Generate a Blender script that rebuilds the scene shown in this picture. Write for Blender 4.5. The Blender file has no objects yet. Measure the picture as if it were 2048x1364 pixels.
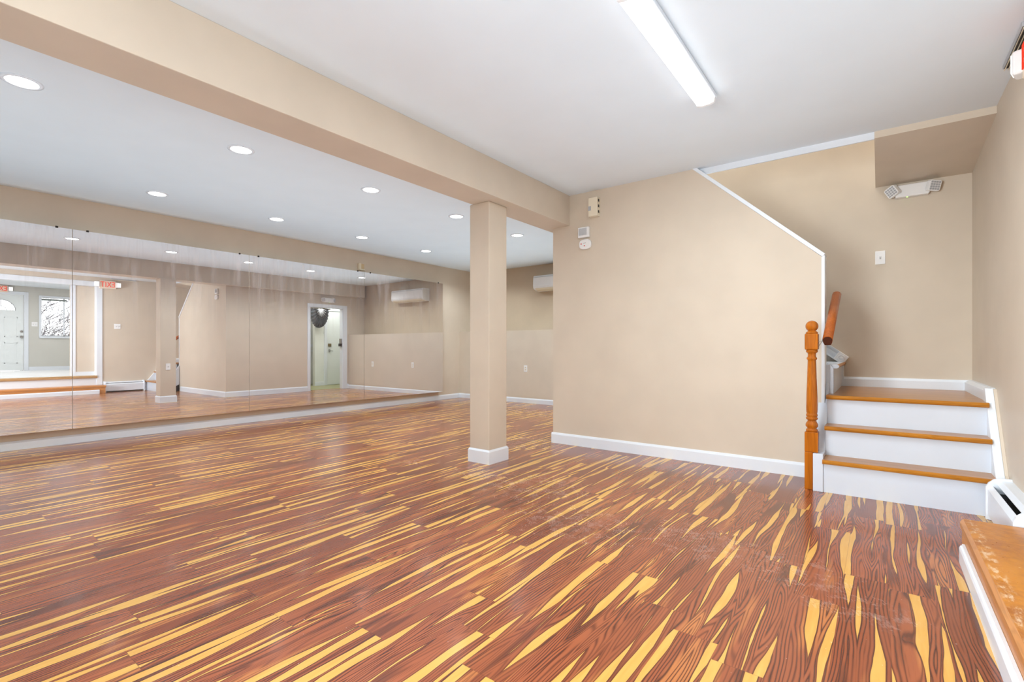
import bpy, math, random
from mathutils import Vector, Matrix
random.seed(7)
C = bpy.context.scene.collection
PI = math.pi
# ---------------------------------------------------------------- dimensions (metres, camera at the origin, 1 m up)
H = 2.5635            # ceiling
XL, XM = -6.745, -6.627   # left wall, mirror glass
XR = .605             # right wall
YS = 4.371            # stair wall
YB = 5.45             # wall behind the stairs
YF, YU = 7.2, 7.675   # far ledge, far wall
XW = -2.751           # wall with the storage-room door
ZB, XB0, XB1 = 2.256, -2.858, -2.55   # beam
ZL = .648             # landing
ZH = .385             # entry hall floor
XD = 5.0              # front-door wall
YK = -2.6             # wall behind the camera

# ---------------------------------------------------------------- mesh helpers
class MB:
    def __init__(s): s.v = []; s.f = []; s.mi = []; s.sm = []; s.cur = 0; s.M = Matrix()
    def add(s, vs, fs, smooth=False):
        b = len(s.v)
        s.v += [tuple(s.M @ Vector(p)) for p in vs]
        for f in fs:
            s.f.append([b+i for i in f]); s.mi.append(s.cur); s.sm.append(smooth)
        return s
    def box(s, x0, x1, y0, y1, z0, z1):
        return s.add([(x0,y0,z0),(x1,y0,z0),(x1,y1,z0),(x0,y1,z0),(x0,y0,z1),(x1,y0,z1),(x1,y1,z1),(x0,y1,z1)],
                     [(3,2,1,0),(4,5,6,7),(0,1,5,4),(1,2,6,5),(2,3,7,6),(3,0,4,7)])
    def prism(s, pts, axis, a, b, smooth=False):
        """pts: 2-D polygon in the plane across axis: 'x' -> (y,z), 'y' -> (x,z), 'z' -> (x,y)"""
        def P(p, t): return {'x': (t,p[0],p[1]), 'y': (p[0],t,p[1]), 'z': (p[0],p[1],t)}[axis]
        n = len(pts); area = sum(pts[i][0]*pts[(i+1)%n][1]-pts[(i+1)%n][0]*pts[i][1] for i in range(n))
        if (area < 0) != (axis == 'y'): pts = pts[::-1]
        vs = [P(p,a) for p in pts]+[P(p,b) for p in pts]
        s.add(vs, [tuple(range(n-1,-1,-1)), tuple(range(n,2*n))])
        b0 = len(s.v)-2*n
        for i in range(n):
            j = (i+1)%n; s.f.append([b0+i,b0+j,b0+n+j,b0+n+i]); s.mi.append(s.cur); s.sm.append(smooth)
        return s
    def lathe(s, prof, c=(0,0), n=24):
        vs = []; fs = []
        for r,z in prof:
            for k in range(n): vs.append((c[0]+r*math.cos(2*PI*k/n), c[1]+r*math.sin(2*PI*k/n), z))
        m = len(prof)
        for i in range(m-1):
            for k in range(n):
                k2 = (k+1)%n; fs.append((i*n+k,i*n+k2,(i+1)*n+k2,(i+1)*n+k))
        fs2 = [tuple(range(n-1,-1,-1)), tuple((m-1)*n+k for k in range(n))]
        s.add(vs, fs, True); b = len(s.v)-len(vs)
        for f in fs2: s.f.append([b+i for i in f]); s.mi.append(s.cur); s.sm.append(False)
        return s
    def tube(s, pts, r, n=8):
        pts = [Vector(p) for p in pts]; vs = []; fs = []
        rr = r if isinstance(r, (list,tuple)) else [r]*len(pts)
        for i,p in enumerate(pts):
            t = (pts[min(i+1,len(pts)-1)]-pts[max(i-1,0)]).normalized()
            a = t.cross(Vector((0,0,1)) if abs(t.z) < .9 else Vector((1,0,0))).normalized(); b = t.cross(a)
            for k in range(n): vs.append(tuple(p+rr[i]*(a*math.cos(2*PI*k/n)+b*math.sin(2*PI*k/n))))
        for i in range(len(pts)-1):
            for k in range(n):
                k2 = (k+1)%n; fs.append((i*n+k2,i*n+k,(i+1)*n+k,(i+1)*n+k2))
        fs.append(tuple(range(n))); fs.append(tuple(len(vs)-1-k for k in range(n)))
        return s.add(vs, fs, True)
    def build(s, name, mats, parent=None, bevel=0, seg=2):
        me = bpy.data.meshes.new(name); me.from_pydata(s.v, [], s.f); me.validate()
        mats = mats if isinstance(mats, (list,tuple)) else [mats]
        for m in mats: me.materials.append(m)
        for p, mi, sm in zip(me.polygons, s.mi, s.sm): p.material_index = mi; p.use_smooth = sm
        me.update()
        o = bpy.data.objects.new(name, me); C.objects.link(o)
        if bevel:
            b = o.modifiers.new('bevel', 'BEVEL'); b.width = bevel; b.segments = seg; b.limit_method = 'ANGLE'; b.angle_limit = .6
        if parent: o.parent = parent; o.matrix_parent_inverse = Matrix.Translation(parent.location).inverted()
        return o
def B(*a): return MB().box(*a)
def tag(o, label, cat, group=None, kind=None):
    o['label'] = label; o['category'] = cat
    if group: o['group'] = group
    if kind: o['kind'] = kind
    return o
def thing(name, label, cat, loc=(0,0,0), group=None, kind=None):
    o = bpy.data.objects.new(name, None); C.objects.link(o); o.location = loc; o.empty_display_size = .05
    return tag(o, label, cat, group, kind)
def struct(name, mb, mat, label, cat, bevel=0, parent=None):
    o = mb.build(name, mat, parent, bevel)
    return tag(o, label, cat, kind='structure')

# ---------------------------------------------------------------- node helpers
def lin(c): return tuple((x/12.92 if x <= .04045 else ((x+.055)/1.055)**2.4) for x in c)
def rgb(r, g, b): return lin((r/255, g/255, b/255))+(1,)
class N:
    def __init__(s, name):
        s.m = bpy.data.materials.new(name); s.m.use_nodes = True; s.t = s.m.node_tree; s.t.nodes.clear()
    def n(s, typ, ins={}, **kw):
        n = s.t.nodes.new(typ)
        for k,v in kw.items(): setattr(n, k, v)
        for k,v in ins.items():
            if hasattr(v, 'is_output') or isinstance(v, bpy.types.NodeSocket): s.t.links.new(v, n.inputs[k])
            elif v is not None: n.inputs[k].default_value = v
        return n
    def math(s, op, a, b=None, c=None, clamp=False):
        d = {0: a}
        if b is not None: d[1] = b
        if c is not None: d[2] = c
        return s.n('ShaderNodeMath', d, operation=op, use_clamp=clamp).outputs[0]
    def step(s, x, lo, hi):
        return s.n('ShaderNodeMapRange', {0: x, 1: lo, 2: hi, 3: 0., 4: 1.}, interpolation_type='SMOOTHSTEP').outputs[0]
    def vec(s, x, y, z): return s.n('ShaderNodeCombineXYZ', {0: x, 1: y, 2: z}).outputs[0]
    def noise(s, v, scale=1., detail=2., rough=.5, dist=0.):
        return s.n('ShaderNodeTexNoise', {'Vector': v, 'Scale': scale, 'Detail': detail, 'Roughness': rough, 'Distortion': dist}).outputs[0]
    def mix(s, f, a, b, blend='MIX'):
        n = s.n('ShaderNodeMix', {}, data_type='RGBA', blend_type=blend)
        for i,v in ((0,f),(6,a),(7,b)):
            if isinstance(v, bpy.types.NodeSocket): s.t.links.new(v, n.inputs[i])
            else: n.inputs[i].default_value = v
        return n.outputs[2]
    def pos(s):
        p = s.n('ShaderNodeNewGeometry').outputs['Position']
        q = s.n('ShaderNodeSeparateXYZ', {0: p}); return p, q.outputs[0], q.outputs[1], q.outputs[2]
    def bump(s, h, strength=.2, dist=.01):
        return s.n('ShaderNodeBump', {'Height': h, 'Strength': strength, 'Distance': dist}).outputs[0]
    def out(s, sh): s.n('ShaderNodeOutputMaterial', {0: sh}); return s.m
    def pbsdf(s, **k):
        n = s.t.nodes.new('ShaderNodeBsdfPrincipled')
        for kk,v in k.items():
            kk = kk.replace('_',' ')
            if isinstance(v, bpy.types.NodeSocket): s.t.links.new(v, n.inputs[kk])
            else: n.inputs[kk].default_value = v
        return n.outputs[0]
def paint(name, c, var=.035, rough=.55, bump=.04, scale=3., spec=.35):
    k = N(name); p, x, y, z = k.pos()
    a = k.noise(p, scale, 3.); f = k.noise(p, 260., 2.)
    col = k.mix(k.step(a, .25, .75), tuple(v*(1-var) for v in c[:3])+(1,), tuple(min(1,v*(1+var)) for v in c[:3])+(1,))
    return k.out(k.pbsdf(Base_Color=col, Roughness=rough, Specular_IOR_Level=spec, Normal=k.bump(f, bump, .002)))
def plastic(name, c, rough=.35): return paint(name, c, .015, rough, .01, 8., .5)
def metal(name, c, rough=.25):
    k = N(name); p, *_ = k.pos(); f = k.noise(p, 40., 2.)
    return k.out(k.pbsdf(Base_Color=k.mix(f, tuple(v*.85 for v in c[:3])+(1,), c), Metallic=1., Roughness=rough))
def glow(name, c, st):
    k = N(name); p, *_ = k.pos(); f = k.noise(p, 5., 1.)
    s_ = k.math('MULTIPLY_ADD', f, st*.04, st)
    return k.out(k.n('ShaderNodeEmission', {0: c, 1: s_}).outputs[0])
def wood(name, dark, light, axis='x', rough=.3, scale=1., spec=.5):
    k = N(name); p, x, y, z = k.pos()
    s1 = {'x': (1.2,22,22), 'y': (22,1.2,22), 'z': (22,22,1.2)}[axis]
    v = k.vec(k.math('MULTIPLY',x,s1[0]*scale), k.math('MULTIPLY',y,s1[1]*scale), k.math('MULTIPLY',z,s1[2]*scale))
    a = k.noise(v, 1., 3., .55, .8); b = k.noise(v, 5., 3., .6)
    g = k.math('POWER', k.math('ABSOLUTE', k.math('SINE', k.math('MULTIPLY', a, 34.))), 4.)
    t = k.math('ADD', k.math('MULTIPLY', k.step(a,.3,.7), .55), k.math('MULTIPLY', b, .45))
    col = k.mix(t, dark, light)
    col = k.mix(k.math('MULTIPLY', g, .28), col, tuple(c*.45 for c in dark[:3])+(1,))
    return k.out(k.pbsdf(Base_Color=col, Roughness=rough, Specular_IOR_Level=spec, Normal=k.bump(b, .05, .002)))

# ---------------------------------------------------------------- materials
M_wall = paint('tan_wall_paint', rgb(211,198,181), .03, .5, .05)
M_wall_darker = paint('darker_tan_upper_wall', rgb(200,183,160), .03, .5, .05)  # slightly darker, browner tan, used on the far wall alone
M_ceil = paint('ceiling_paint', rgb(226,233,238), .012, .8, .02)
M_white = paint('white_trim_paint', rgb(228,234,241), .012, .3, .01, 4., .5)
M_riser = paint('white_riser_paint', rgb(208,215,225), .015, .35, .01, 4., .5)
M_hallwall = paint('hall_wall_paint', rgb(205,204,196), .02, .5, .04)
M_green = paint('pale_green_wall_paint', rgb(226,230,224), .03, .5, .04)
M_greenfloor = paint('olive_storage_floor', rgb(150,148,105), .12, .4, .05, 9.)
M_doorwhite = paint('white_door_paint', rgb(232,238,238), .01, .35, .01, 4., .5)
M_tile = paint('white_hall_floor', rgb(238,238,238), .02, .25, .02, 2.5, .5)
M_plas = plastic('white_plastic', rgb(240,240,240))
M_plas2 = plastic('cream_plastic', rgb(232,222,200), .45)
M_beige = plastic('beige_plastic', rgb(214,190,150), .5)
M_grey = plastic('grey_plastic', rgb(176,178,182), .5)
M_dark = plastic('dark_plastic', rgb(40,36,32), .5)
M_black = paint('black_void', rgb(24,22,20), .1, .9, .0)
M_steel = metal('brushed_steel', rgb(190,190,188), .3)
M_brass = metal('antique_brass', rgb(150,130,90), .35)
M_fin = metal('aluminium_fins', rgb(150,150,150), .45)
M_oak = wood('honey_oak', rgb(156,100,46), rgb(194,138,76), 'x', .28)
M_oakedge = wood('honey_oak_nosing', rgb(156,94,22), rgb(196,130,40), 'x', .3)
M_newel = wood('orange_stained_newel', rgb(146,72,10), rgb(198,114,26), 'z', .22)
M_rail = wood('brown_stained_rail', rgb(150,72,22), rgb(190,104,44), 'y', .3)
M_railend = paint('rail_end_grain', rgb(74,36,22), .15, .6, .05, 60.)
def step_material():
    k = N('worn_plywood_step'); p, x, y, z = k.pos()
    a = k.noise(p, 7., 5., .65, .6); b = k.noise(p, 60., 3., .6)
    c = k.mix(k.step(a, .3, .7), rgb(160,88,6), rgb(200,126,24)); c = k.mix(k.math('MULTIPLY', k.step(b, .45, .75), .35), c, rgb(214,146,52))
    band = k.math('MULTIPLY', k.step(k.math('ABSOLUTE', k.math('SUBTRACT', x, .345)), .03, .006), k.step(k.noise(k.vec(k.math('MULTIPLY',x,40.),k.math('MULTIPLY',y,16.),0.), 1., 4., .7), .47, .66))
    c = k.mix(k.math('MULTIPLY', band, .8), c, rgb(226,196,160))
    c = k.mix(k.math('MULTIPLY', k.step(k.noise(p, 70., 1.), .75, .8), .6), c, rgb(230,205,170))
    return k.out(k.pbsdf(Base_Color=c, Roughness=k.math('MULTIPLY_ADD', b, .25, .2), Specular_IOR_Level=.5, Normal=k.bump(a, .1, .004)))
M_step = step_material()
M_stepedge = wood('worn_step_edge', rgb(186,120,58), rgb(216,156,98), 'y', .35, .6)
M_hallstep = wood('pale_hall_tread', rgb(165,128,84), rgb(200,164,116), 'y', .3)
M_led = glow('led_diffuser', (1,1,1,1), 3.)
M_can = glow('can_lens', (1,.97,.92,1), 14.)
M_greenled = glow('green_indicator', (.45,1,.2,1), 2.5)
M_head = glow('lit_lamp_head', (1,.98,.93,1), 1.6)
M_redglow = glow('red_exit_letters', rgb(235,70,50), 1.0)
M_signface = paint('exit_sign_face', rgb(244,226,205), .01, .4, .01)
M_red = paint('red_lettering', rgb(205,70,62), .03, .5)
M_twig = paint('twig_bark', rgb(96,92,100), .25, .9, .1, 30.)
M_ground = paint('pale_ground', rgb(215,215,215), .1, .9, .1, 2.)
M_shade = paint('window_shade', rgb(120,130,125), .04, .7)

def floor_material():
    k = N('striped_rosewood_planks'); p, x, y, z = k.pos()
    W, L = .155, .93
    u = k.math('DIVIDE', k.math('SUBTRACT', x, .03), W); i = k.math('FLOOR', u); fu = k.math('SUBTRACT', u, i)
    r1 = k.n('ShaderNodeTexWhiteNoise', {'W': i}, noise_dimensions='1D').outputs[0]
    v = k.math('ADD', k.math('DIVIDE', y, L), k.math('MULTIPLY', r1, 7.3)); j = k.math('FLOOR', v); fv = k.math('SUBTRACT', v, j)
    wn = k.n('ShaderNodeTexWhiteNoise', {'Vector': k.vec(i, j, 0.)}, noise_dimensions='2D')
    c = k.n('ShaderNodeSeparateColor', {0: wn.outputs['Color']}); ra, rb, rc = c.outputs[0], c.outputs[1], c.outputs[2]
    def n1(w): return k.n('ShaderNodeTexNoise', {'W': w, 'Scale': 1., 'Detail': 1.2, 'Roughness': .4}, noise_dimensions='1D').outputs[0]
    xp = k.math('MULTIPLY', fu, W)
    # slow figure noise of the plank (cathedral swirls and eyes)
    q = k.vec(k.math('MULTIPLY_ADD', x, 13., k.math('MULTIPLY', ra, 61.)), k.math('MULTIPLY_ADD', y, 1.5, k.math('MULTIPLY', rb, 47.)), k.math('MULTIPLY', rc, 23.))
    F = k.noise(q, 1., 1.2, .35, .15)
    jig = k.math('MULTIPLY', k.math('SUBTRACT', k.noise(k.vec(k.math('MULTIPLY',x,22.), k.math('MULTIPLY',y,5.), ra), 1., 1.), .5), .011)
    # lens-shaped sapwood slivers, about three lines of them along every plank
    D = None
    for (c0, c1, amp, thr, rr, sd) in ((0., .25, .105, .468, ra, 11.), (.34, .66, .085, .494, rb, 37.), (.76, 1.0, .105, .470, rc, 71.)):
        o_ = k.math('MULTIPLY_ADD', rr, 91., sd)
        cx = k.math('MULTIPLY_ADD', n1(k.math('MULTIPLY_ADD', y, 1.25, o_)), .06, k.math('MULTIPLY_ADD', rr, (c1-c0)*W, c0*W-.03))
        hw = k.math('MULTIPLY', k.math('SUBTRACT', n1(k.math('MULTIPLY_ADD', y, 1.0, k.math('ADD', o_, 400.))), thr), amp)
        hw = k.math('MINIMUM', k.math('MAXIMUM', hw, -.014), .017)
        d_ = k.math('SUBTRACT', k.math('ABSOLUTE', k.math('SUBTRACT', xp, cx)), hw)
        D = d_ if D is None else k.n('ShaderNodeMath', {0: D, 1: d_, 2: .006}, operation='SMOOTH_MIN').outputs[0]
    D = k.math('ADD', D, jig)
    sap = k.step(D, .0006, -.0006)
    rim = k.math('MULTIPLY', k.step(D, .006, .0015), k.math('SUBTRACT', 1., sap))
    swirl = k.math('MULTIPLY_ADD', k.step(rb, .25, .8), 46., 14.)
    ph = k.math('MULTIPLY_ADD', D, 560., k.math('MULTIPLY', F, swirl))
    line = k.math('POWER', k.math('MULTIPLY_ADD', k.math('SINE', ph), .5, .5), 2.4)
    lmod = k.step(k.noise(q, .9, 1.), .34, .6)
    fine = k.noise(k.vec(k.math('MULTIPLY', x, 260.), k.math('MULTIPLY', y, 9.), ra), 1., 2.)
    ton = k.math('ADD', k.math('MULTIPLY', rb, .45), k.math('MULTIPLY', k.noise(q, .7, 2.), .55))
    brown = k.mix(ton, rgb(124,60,36), rgb(174,96,58))
    brown = k.mix(k.math('MULTIPLY', k.step(F, .58, .68), .75), brown, rgb(196,122,66))
    brown = k.mix(k.math('MULTIPLY', k.step(F, .38, .30), .7), brown, rgb(86,42,26))
    brown = k.mix(k.math('MULTIPLY', line, k.math('MULTIPLY_ADD', lmod, .45, .5)), brown, rgb(72,30,19))
    brown = k.mix(k.math('MULTIPLY', rim, .8), brown, rgb(78,34,20))
    brown = k.mix(k.math('MULTIPLY', k.step(fine, .45, .75), .15), brown, rgb(98,48,30))
    yel = k.mix(k.noise(k.vec(k.math('MULTIPLY', x, 60.), k.math('MULTIPLY', y, 5.), rb), 1., 3.), rgb(204,146,62), rgb(226,178,94))
    col = k.mix(sap, brown, yel)
    # plank joints
    ju = k.math('MINIMUM', fu, k.math('SUBTRACT', 1., fu)); jv = k.math('MINIMUM', fv, k.math('SUBTRACT', 1., fv))
    joint = k.math('MAXIMUM', k.step(ju, .008, .003), k.step(jv, .0016, .0006))
    col = k.mix(k.math('MULTIPLY', joint, .35), col, rgb(70,34,20))
    # scuffed finish along the walked path
    def blob(cx, cy, rx, ry):
        a = k.math('DIVIDE', k.math('SUBTRACT', x, cx), rx); b = k.math('DIVIDE', k.math('SUBTRACT', y, cy), ry)
        return k.step(k.math('SQRT', k.math('ADD', k.math('MULTIPLY',a,a), k.math('MULTIPLY',b,b))), 1., .2)
    reg = None
    for a in ((-3.25,2.9,.18,.14),(-2.5,2.95,.4,.25),(-2.95,4.2,.6,.5),(-2.0,2.9,.6,.5),(-1.4,2.45,.6,.4),(-.75,2.6,.5,.35),(-.3,2.5,.35,.3),(-.05,2.3,.3,.2),(-4.2,6.3,1.4,.6)):
        b = blob(*a); reg = b if reg is None else k.math('MAXIMUM', reg, b)
    sc = k.noise(k.vec(k.math('MULTIPLY',x,11.), k.math('MULTIPLY',y,11.), 0.), 1., 5., .75, .2)
    scr = k.noise(k.vec(k.math('MULTIPLY_ADD',x,120.,k.math('MULTIPLY',y,60.)), k.math('MULTIPLY_ADD',y,30.,k.math('MULTIPLY',x,-20.)), 0.), 1., 2.)
    scuff = k.math('MULTIPLY', reg, k.math('MULTIPLY', k.step(sc, .44, .8), k.math('MULTIPLY_ADD', k.step(scr,.4,.7), .75, .2)))
    speck = k.step(k.noise(p, 95., 1.), .79, .82)
    scuff = k.math('MAXIMUM', scuff, k.math('MULTIPLY', speck, .6))
    col = k.mix(k.math('MULTIPLY', scuff, .5), col, rgb(226,212,206))
    ro = k.math('ADD', .25, k.math('MULTIPLY', scuff, .3))
    h = k.math('SUBTRACT', k.math('MULTIPLY', fine, .25), joint)
    return k.out(k.pbsdf(Base_Color=col, Roughness=ro, Specular_IOR_Level=.55, Coat_Weight=.25, Coat_Roughness=.12, Normal=k.bump(h, .1, .002)))
M_floor = floor_material()

def mirror_material():
    k = N('streaked_mirror_glass'); p, x, y, z = k.pos()
    st = k.noise(k.vec(0., k.math('MULTIPLY', y, 9.), k.math('MULTIPLY', z, .7)), 1., 4., .65, .3)
    top = k.step(z, .9, 2.1)
    f = k.math('MULTIPLY_ADD', k.math('MULTIPLY', k.step(st, .42, .75), top), .22, .05)
    f = k.math('ADD', f, k.math('MULTIPLY', top, .03))
    gl = k.n('ShaderNodeBsdfGlossy', {'Color': (.91,.89,.89,1), 'Roughness': .0}).outputs[0]
    df = k.n('ShaderNodeBsdfDiffuse', {'Color': rgb(200,190,190)}).outputs[0]
    return k.out(k.n('ShaderNodeMixShader', {0: f, 1: gl, 2: df}).outputs[0])
M_mirror = mirror_material()
def glass_material():
    k = N('clear_window_glass'); p, *_ = k.pos(); r = k.math('MULTIPLY', k.noise(p, 2.), .02)
    tr = k.n('ShaderNodeBsdfTransparent', {'Color': (.96,.98,.98,1)}).outputs[0]
    gl = k.n('ShaderNodeBsdfGlossy', {'Color': (1,1,1,1), 'Roughness': r}).outputs[0]
    return k.out(k.n('ShaderNodeMixShader', {0: .07, 1: tr, 2: gl}).outputs[0])
M_glass = glass_material()
def pleat_material():
    k = N('black_pleated_fabric'); p, x, y, z = k.pos()
    f = k.noise(p, 60., 2.)
    return k.out(k.pbsdf(Base_Color=k.mix(f, rgb(30,36,40), rgb(74,84,90)), Roughness=.45))
M_pleat = pleat_material()

# ================================================================ ROOM SHELL
mb = MB()
mb.box(XL-.1, XR+.1, YK-.1, YU+.1, -.12, 0)
struct('floor', mb, M_floor, 'striped rosewood and yellow sapwood plank floor with worn pale scuffs', 'floor')
# ceiling with the stairwell left open above the upper flight
mb = MB()
mb.box(XL-.1, XR+.1, YK-.1, 4.42, H, H+.12); mb.box(XL-.1, XW+.1, 4.42, YU+.1, H, H+.12)
struct('ceiling', mb, M_ceil, 'smooth light grey ceiling over both halves of the room', 'ceiling')
struct('wall_left', B(XL-.1, XL, YK, YU, 0, H), M_wall, 'long tan wall behind the row of mirrors', 'wall')
struct('wall_far', B(XL, XW, YU, YU+.1, 0, H), M_wall_darker, 'tan far wall holding the air conditioner', 'wall')
struct('wall_ledge', B(XL, XW, YF, YU, 0, 1.317), M_wall, 'half-height tan ledge along the foot of the far wall', 'wall')
struct('wall_behind', B(XL, XR+.2, YK-.1, YK, 0, H), M_wall, 'tan wall behind the camera', 'wall')
# stair wall with the sloping top
mb = MB().prism([(XW,0),(-.35,0),(-.35,1.69),(-1.292,H),(XW,H)], 'y', YS, YS+.11)
struct('wall_stair', mb, M_wall, 'tan wall in front of the stairs with a sloping cut top', 'wall')
# wall with the storage room doorway
dy0, dy1, dz = 6.19, 7.05, 1.955
mb = MB(); mb.box(XW, XW+.11, YS+.11, dy0, 0, H); mb.box(XW, XW+.11, dy1, YU, 0, H); mb.box(XW, XW+.11, dy0, dy1, dz, H)
struct('wall_storage', mb, M_wall, 'tan wall under the beam with the narrow storage doorway', 'wall')
struct('beam', B(XB0, XB1, YK, 7.62, ZB, H), M_wall, 'long tan boxed beam running under the ceiling above the column', 'beam', .004)
col = thing('column', 'square tan column standing under the long beam', 'column', (-2.776,3.335,0), kind='structure')
B(-2.886, -2.666, 3.212, 3.458, 0, ZB).build('shaft', M_wall, col, .006)
mb = MB(); x0,x1,y0,y1 = -2.898,-2.654,3.2,3.47
mb.prism([(x0,y0),(x1,y0),(x1,y1),(x0,y1)], 'z', 0, .105)
mb.add([(x0,y0,.105),(x1,y0,.105),(x1,y1,.105),(x0,y1,.105),(x0+.01,y0+.01,.122),(x1-.01,y0+.01,.122),(x1-.01,y1-.01,.122),(x0+.01,y1-.01,.122)],
       [(0,1,5,4),(1,2,6,5),(2,3,7,6),(3,0,4,7)])
mb.build('base_trim', M_white, col)
# right wall: opening to the entry hall
oy0, oy1, oz = .45, 3.1, 2.37
mb = MB(); mb.box(XR, XR+.1, oy1, YB, 0, H+2.4); mb.box(XR, XR+.1, oy0, oy1, oz, H); mb.box(XR, XR+.1, YK, oy0, 0, H)
struct('wall_right', mb, M_wall, 'tan wall with the baseboard heater and the opening to the entry hall', 'wall')
struct('wall_back_of_stairs', B(XW+.11, XR+.1, YB, YB+.1, 0, H+.1).box(-3.6, XR+.1, YB, YB+.1, H+.1, 4.96), M_wall, 'tan wall behind the landing with a light switch', 'wall')
mb = MB().prism([(4.40,2.515),(4.40,H+.14),(YB,H+.14),(YB,2.432)], 'x', -.03, XR)
struct('ceiling_soffit', mb, M_wall, 'tan dropped soffit over the stair landing', 'soffit')
# stairwell above the ceiling
mb = MB(); mb.box(-3.6, XR, 4.42-.1, 4.42, H+.12, 4.96); mb.box(-3.7, -3.6, 4.32, YB, 2.7, 4.96)
struct('wall_upper_stairwell', mb, M_wall, 'tan upper stairwell wall above the ceiling opening', 'wall')
struct('ceiling_upper', B(-3.7, XR, 4.3, YB+.1, 4.96, 5.05), M_ceil, 'white ceiling at the top of the stairwell', 'ceiling')
struct('floor_upper', B(-3.6, -2.56, 4.42, YB, 2.8, 2.9), M_oak, 'upper floor at the head of the stairs', 'floor')
struct('trim_1', B(-1.42, -.03, 4.405, 4.42, 2.512, H+.1), M_white, 'white edge strip of the stairwell opening', 'trim')

# baseboards
def bb_profile(h=.11, t=.014): return [(0,0),(t,0),(t,h-.02),(t*.45,h),(0,h)]
def bb_x(x, y0, y1, d, h=.11, t=.014, z=0):   # along Y on a wall facing d (+1 -> +x)
    return MB().prism([(x+d*a, z+b) for a,b in bb_profile(h,t)], 'y', y0, y1)
def bb_y(y, x0, x1, d, h=.11, t=.014, z=0):
    return MB().prism([(y+d*a, z+b) for a,b in bb_profile(h,t)], 'x', x0, x1)
struct('baseboard_left', bb_x(XL, YK, YF, 1, .088), M_white, 'white baseboard under the mirrors', 'baseboard')
struct('baseboard_far', bb_y(YF, XL, XW, -1, .088), M_white, 'white baseboard along the far ledge', 'baseboard')
struct('baseboard_stair', bb_y(YS, XW-.014, -.43, -1), M_white, 'white baseboard along the stair wall', 'baseboard')
mb = bb_x(XW, YS, dy0-.07, -1); m2 = bb_x(XW, dy1+.11, YF, -1)
mb.add(m2.v, m2.f)
struct('baseboard_storage', mb, M_white, 'white baseboard either side of the storage doorway', 'baseboard')
struct('baseboard_landing', bb_y(YB, -.28, XR, -1, .085, .02, ZL), M_white, 'white moulded baseboard behind the stair landing', 'baseboard')
struct('baseboard_landing_side', bb_x(XR, 4.45, YB, -1, .087, .049, ZL), M_white, 'white baseboard beside the stair landing', 'baseboard')

# ================================================================ MIRRORS
def mirror(y0, y1, label, seam=True):
    r = thing('wall_mirror', label, 'mirror', (XM, (y0+y1)/2, .166), 'frameless mirror panels on the long wall')
    g = .0025; z0, z1 = .166, 2.217
    B(XM-.006, XM, y0+g, y1-g, z0, z1).build('mirror_glass', M_mirror, r)
    mb = MB(); mb.box(XL, XM-.0065, y0, y1, z0+.006, z1-.006); mb.build('backing_board', M_wall, r)
    for yy in ((y0+.12, y1-.12) if y1-y0 > 1 else ()):
        MB().box(XM-.004, XM+.006, yy-.011, yy+.011, z1-.008, z1+.012).build('clip', M_dark, r, .003)
    return r
mirror(-.48, 1.285, 'frameless wall mirror panel reflecting the front door and window')
mirror(1.285, 3.045, 'frameless wall mirror panel reflecting the red exit sign and square column')
mirror(3.045, 4.838, 'frameless wall mirror panel reflecting the open storage doorway')
mirror(4.838, 6.611, 'frameless wall mirror panel reflecting the air conditioner, ending beside bare wall')
t = thing('sensor_box', 'small tan sensor box on the wall just above a mirror joint', 'sensor', (XL,4.86,2.31))
B(XL, XL+.012, 4.80, 4.92, 2.255, 2.365).build('back_plate', M_beige, t, .003)
mb = MB(); mb.box(XL+.012, XL+.05, 4.80, 4.835, 2.255, 2.365); mb.box(XL+.012, XL+.05, 4.835, 4.91, 2.255, 2.275)
mb.build('sensor_hood', M_plas2, t, .003)

# ================================================================ RECESSED LIGHTS
def can_parts(r):
    mb = MB(); n = 32; ro, ri = .095, .074
    vs = []; fs = []
    for k in range(n):
        a = 2*PI*k/n; c, s = math.cos(a), math.sin(a)
        vs += [(ro*c,ro*s,0),(ro*c,ro*s,-.005),(ri*c,ri*s,-.008),(ri*c,ri*s,-.001)]
    for k in range(n):
        a, b = 4*k, 4*((k+1)%n)
        for q in range(3): fs.append((a+q,a+q+1,b+q+1,b+q))
    mb.add(vs, fs, True); ring = mb.build('trim_ring', M_white); ring.parent = r
    mb = MB().lathe([(.0745,-.001),(.0745,-.003)], n=32); lens = mb.build('lens', M_can); lens.parent = r
ys = [.555, 1.785, 3.013, 4.235, 5.455, 6.68]
nth = ['first','second','third','fourth','fifth','sixth']
proto = None
for row, (x, yl) in enumerate(((-4.02, ys), (-5.85, ys))):
    for k, y in enumerate(yl):
        lab = 'round recessed ceiling light, %s from the camera end of the row %s' % (nth[k], 'beside the beam' if row == 0 else 'beside the mirrors')
        if proto is None:
            proto = thing('recessed_ceiling_light', lab, 'ceiling light', (x,y,H), 'recessed ceiling lights in two rows'); can_parts(proto)
            r = proto
        else:
            r = proto.copy(); C.objects.link(r); r['label'] = lab
            for ch in proto.children:
                c = ch.copy(); C.objects.link(c); c.parent = r
        r.location = (x, y, H)
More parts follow.
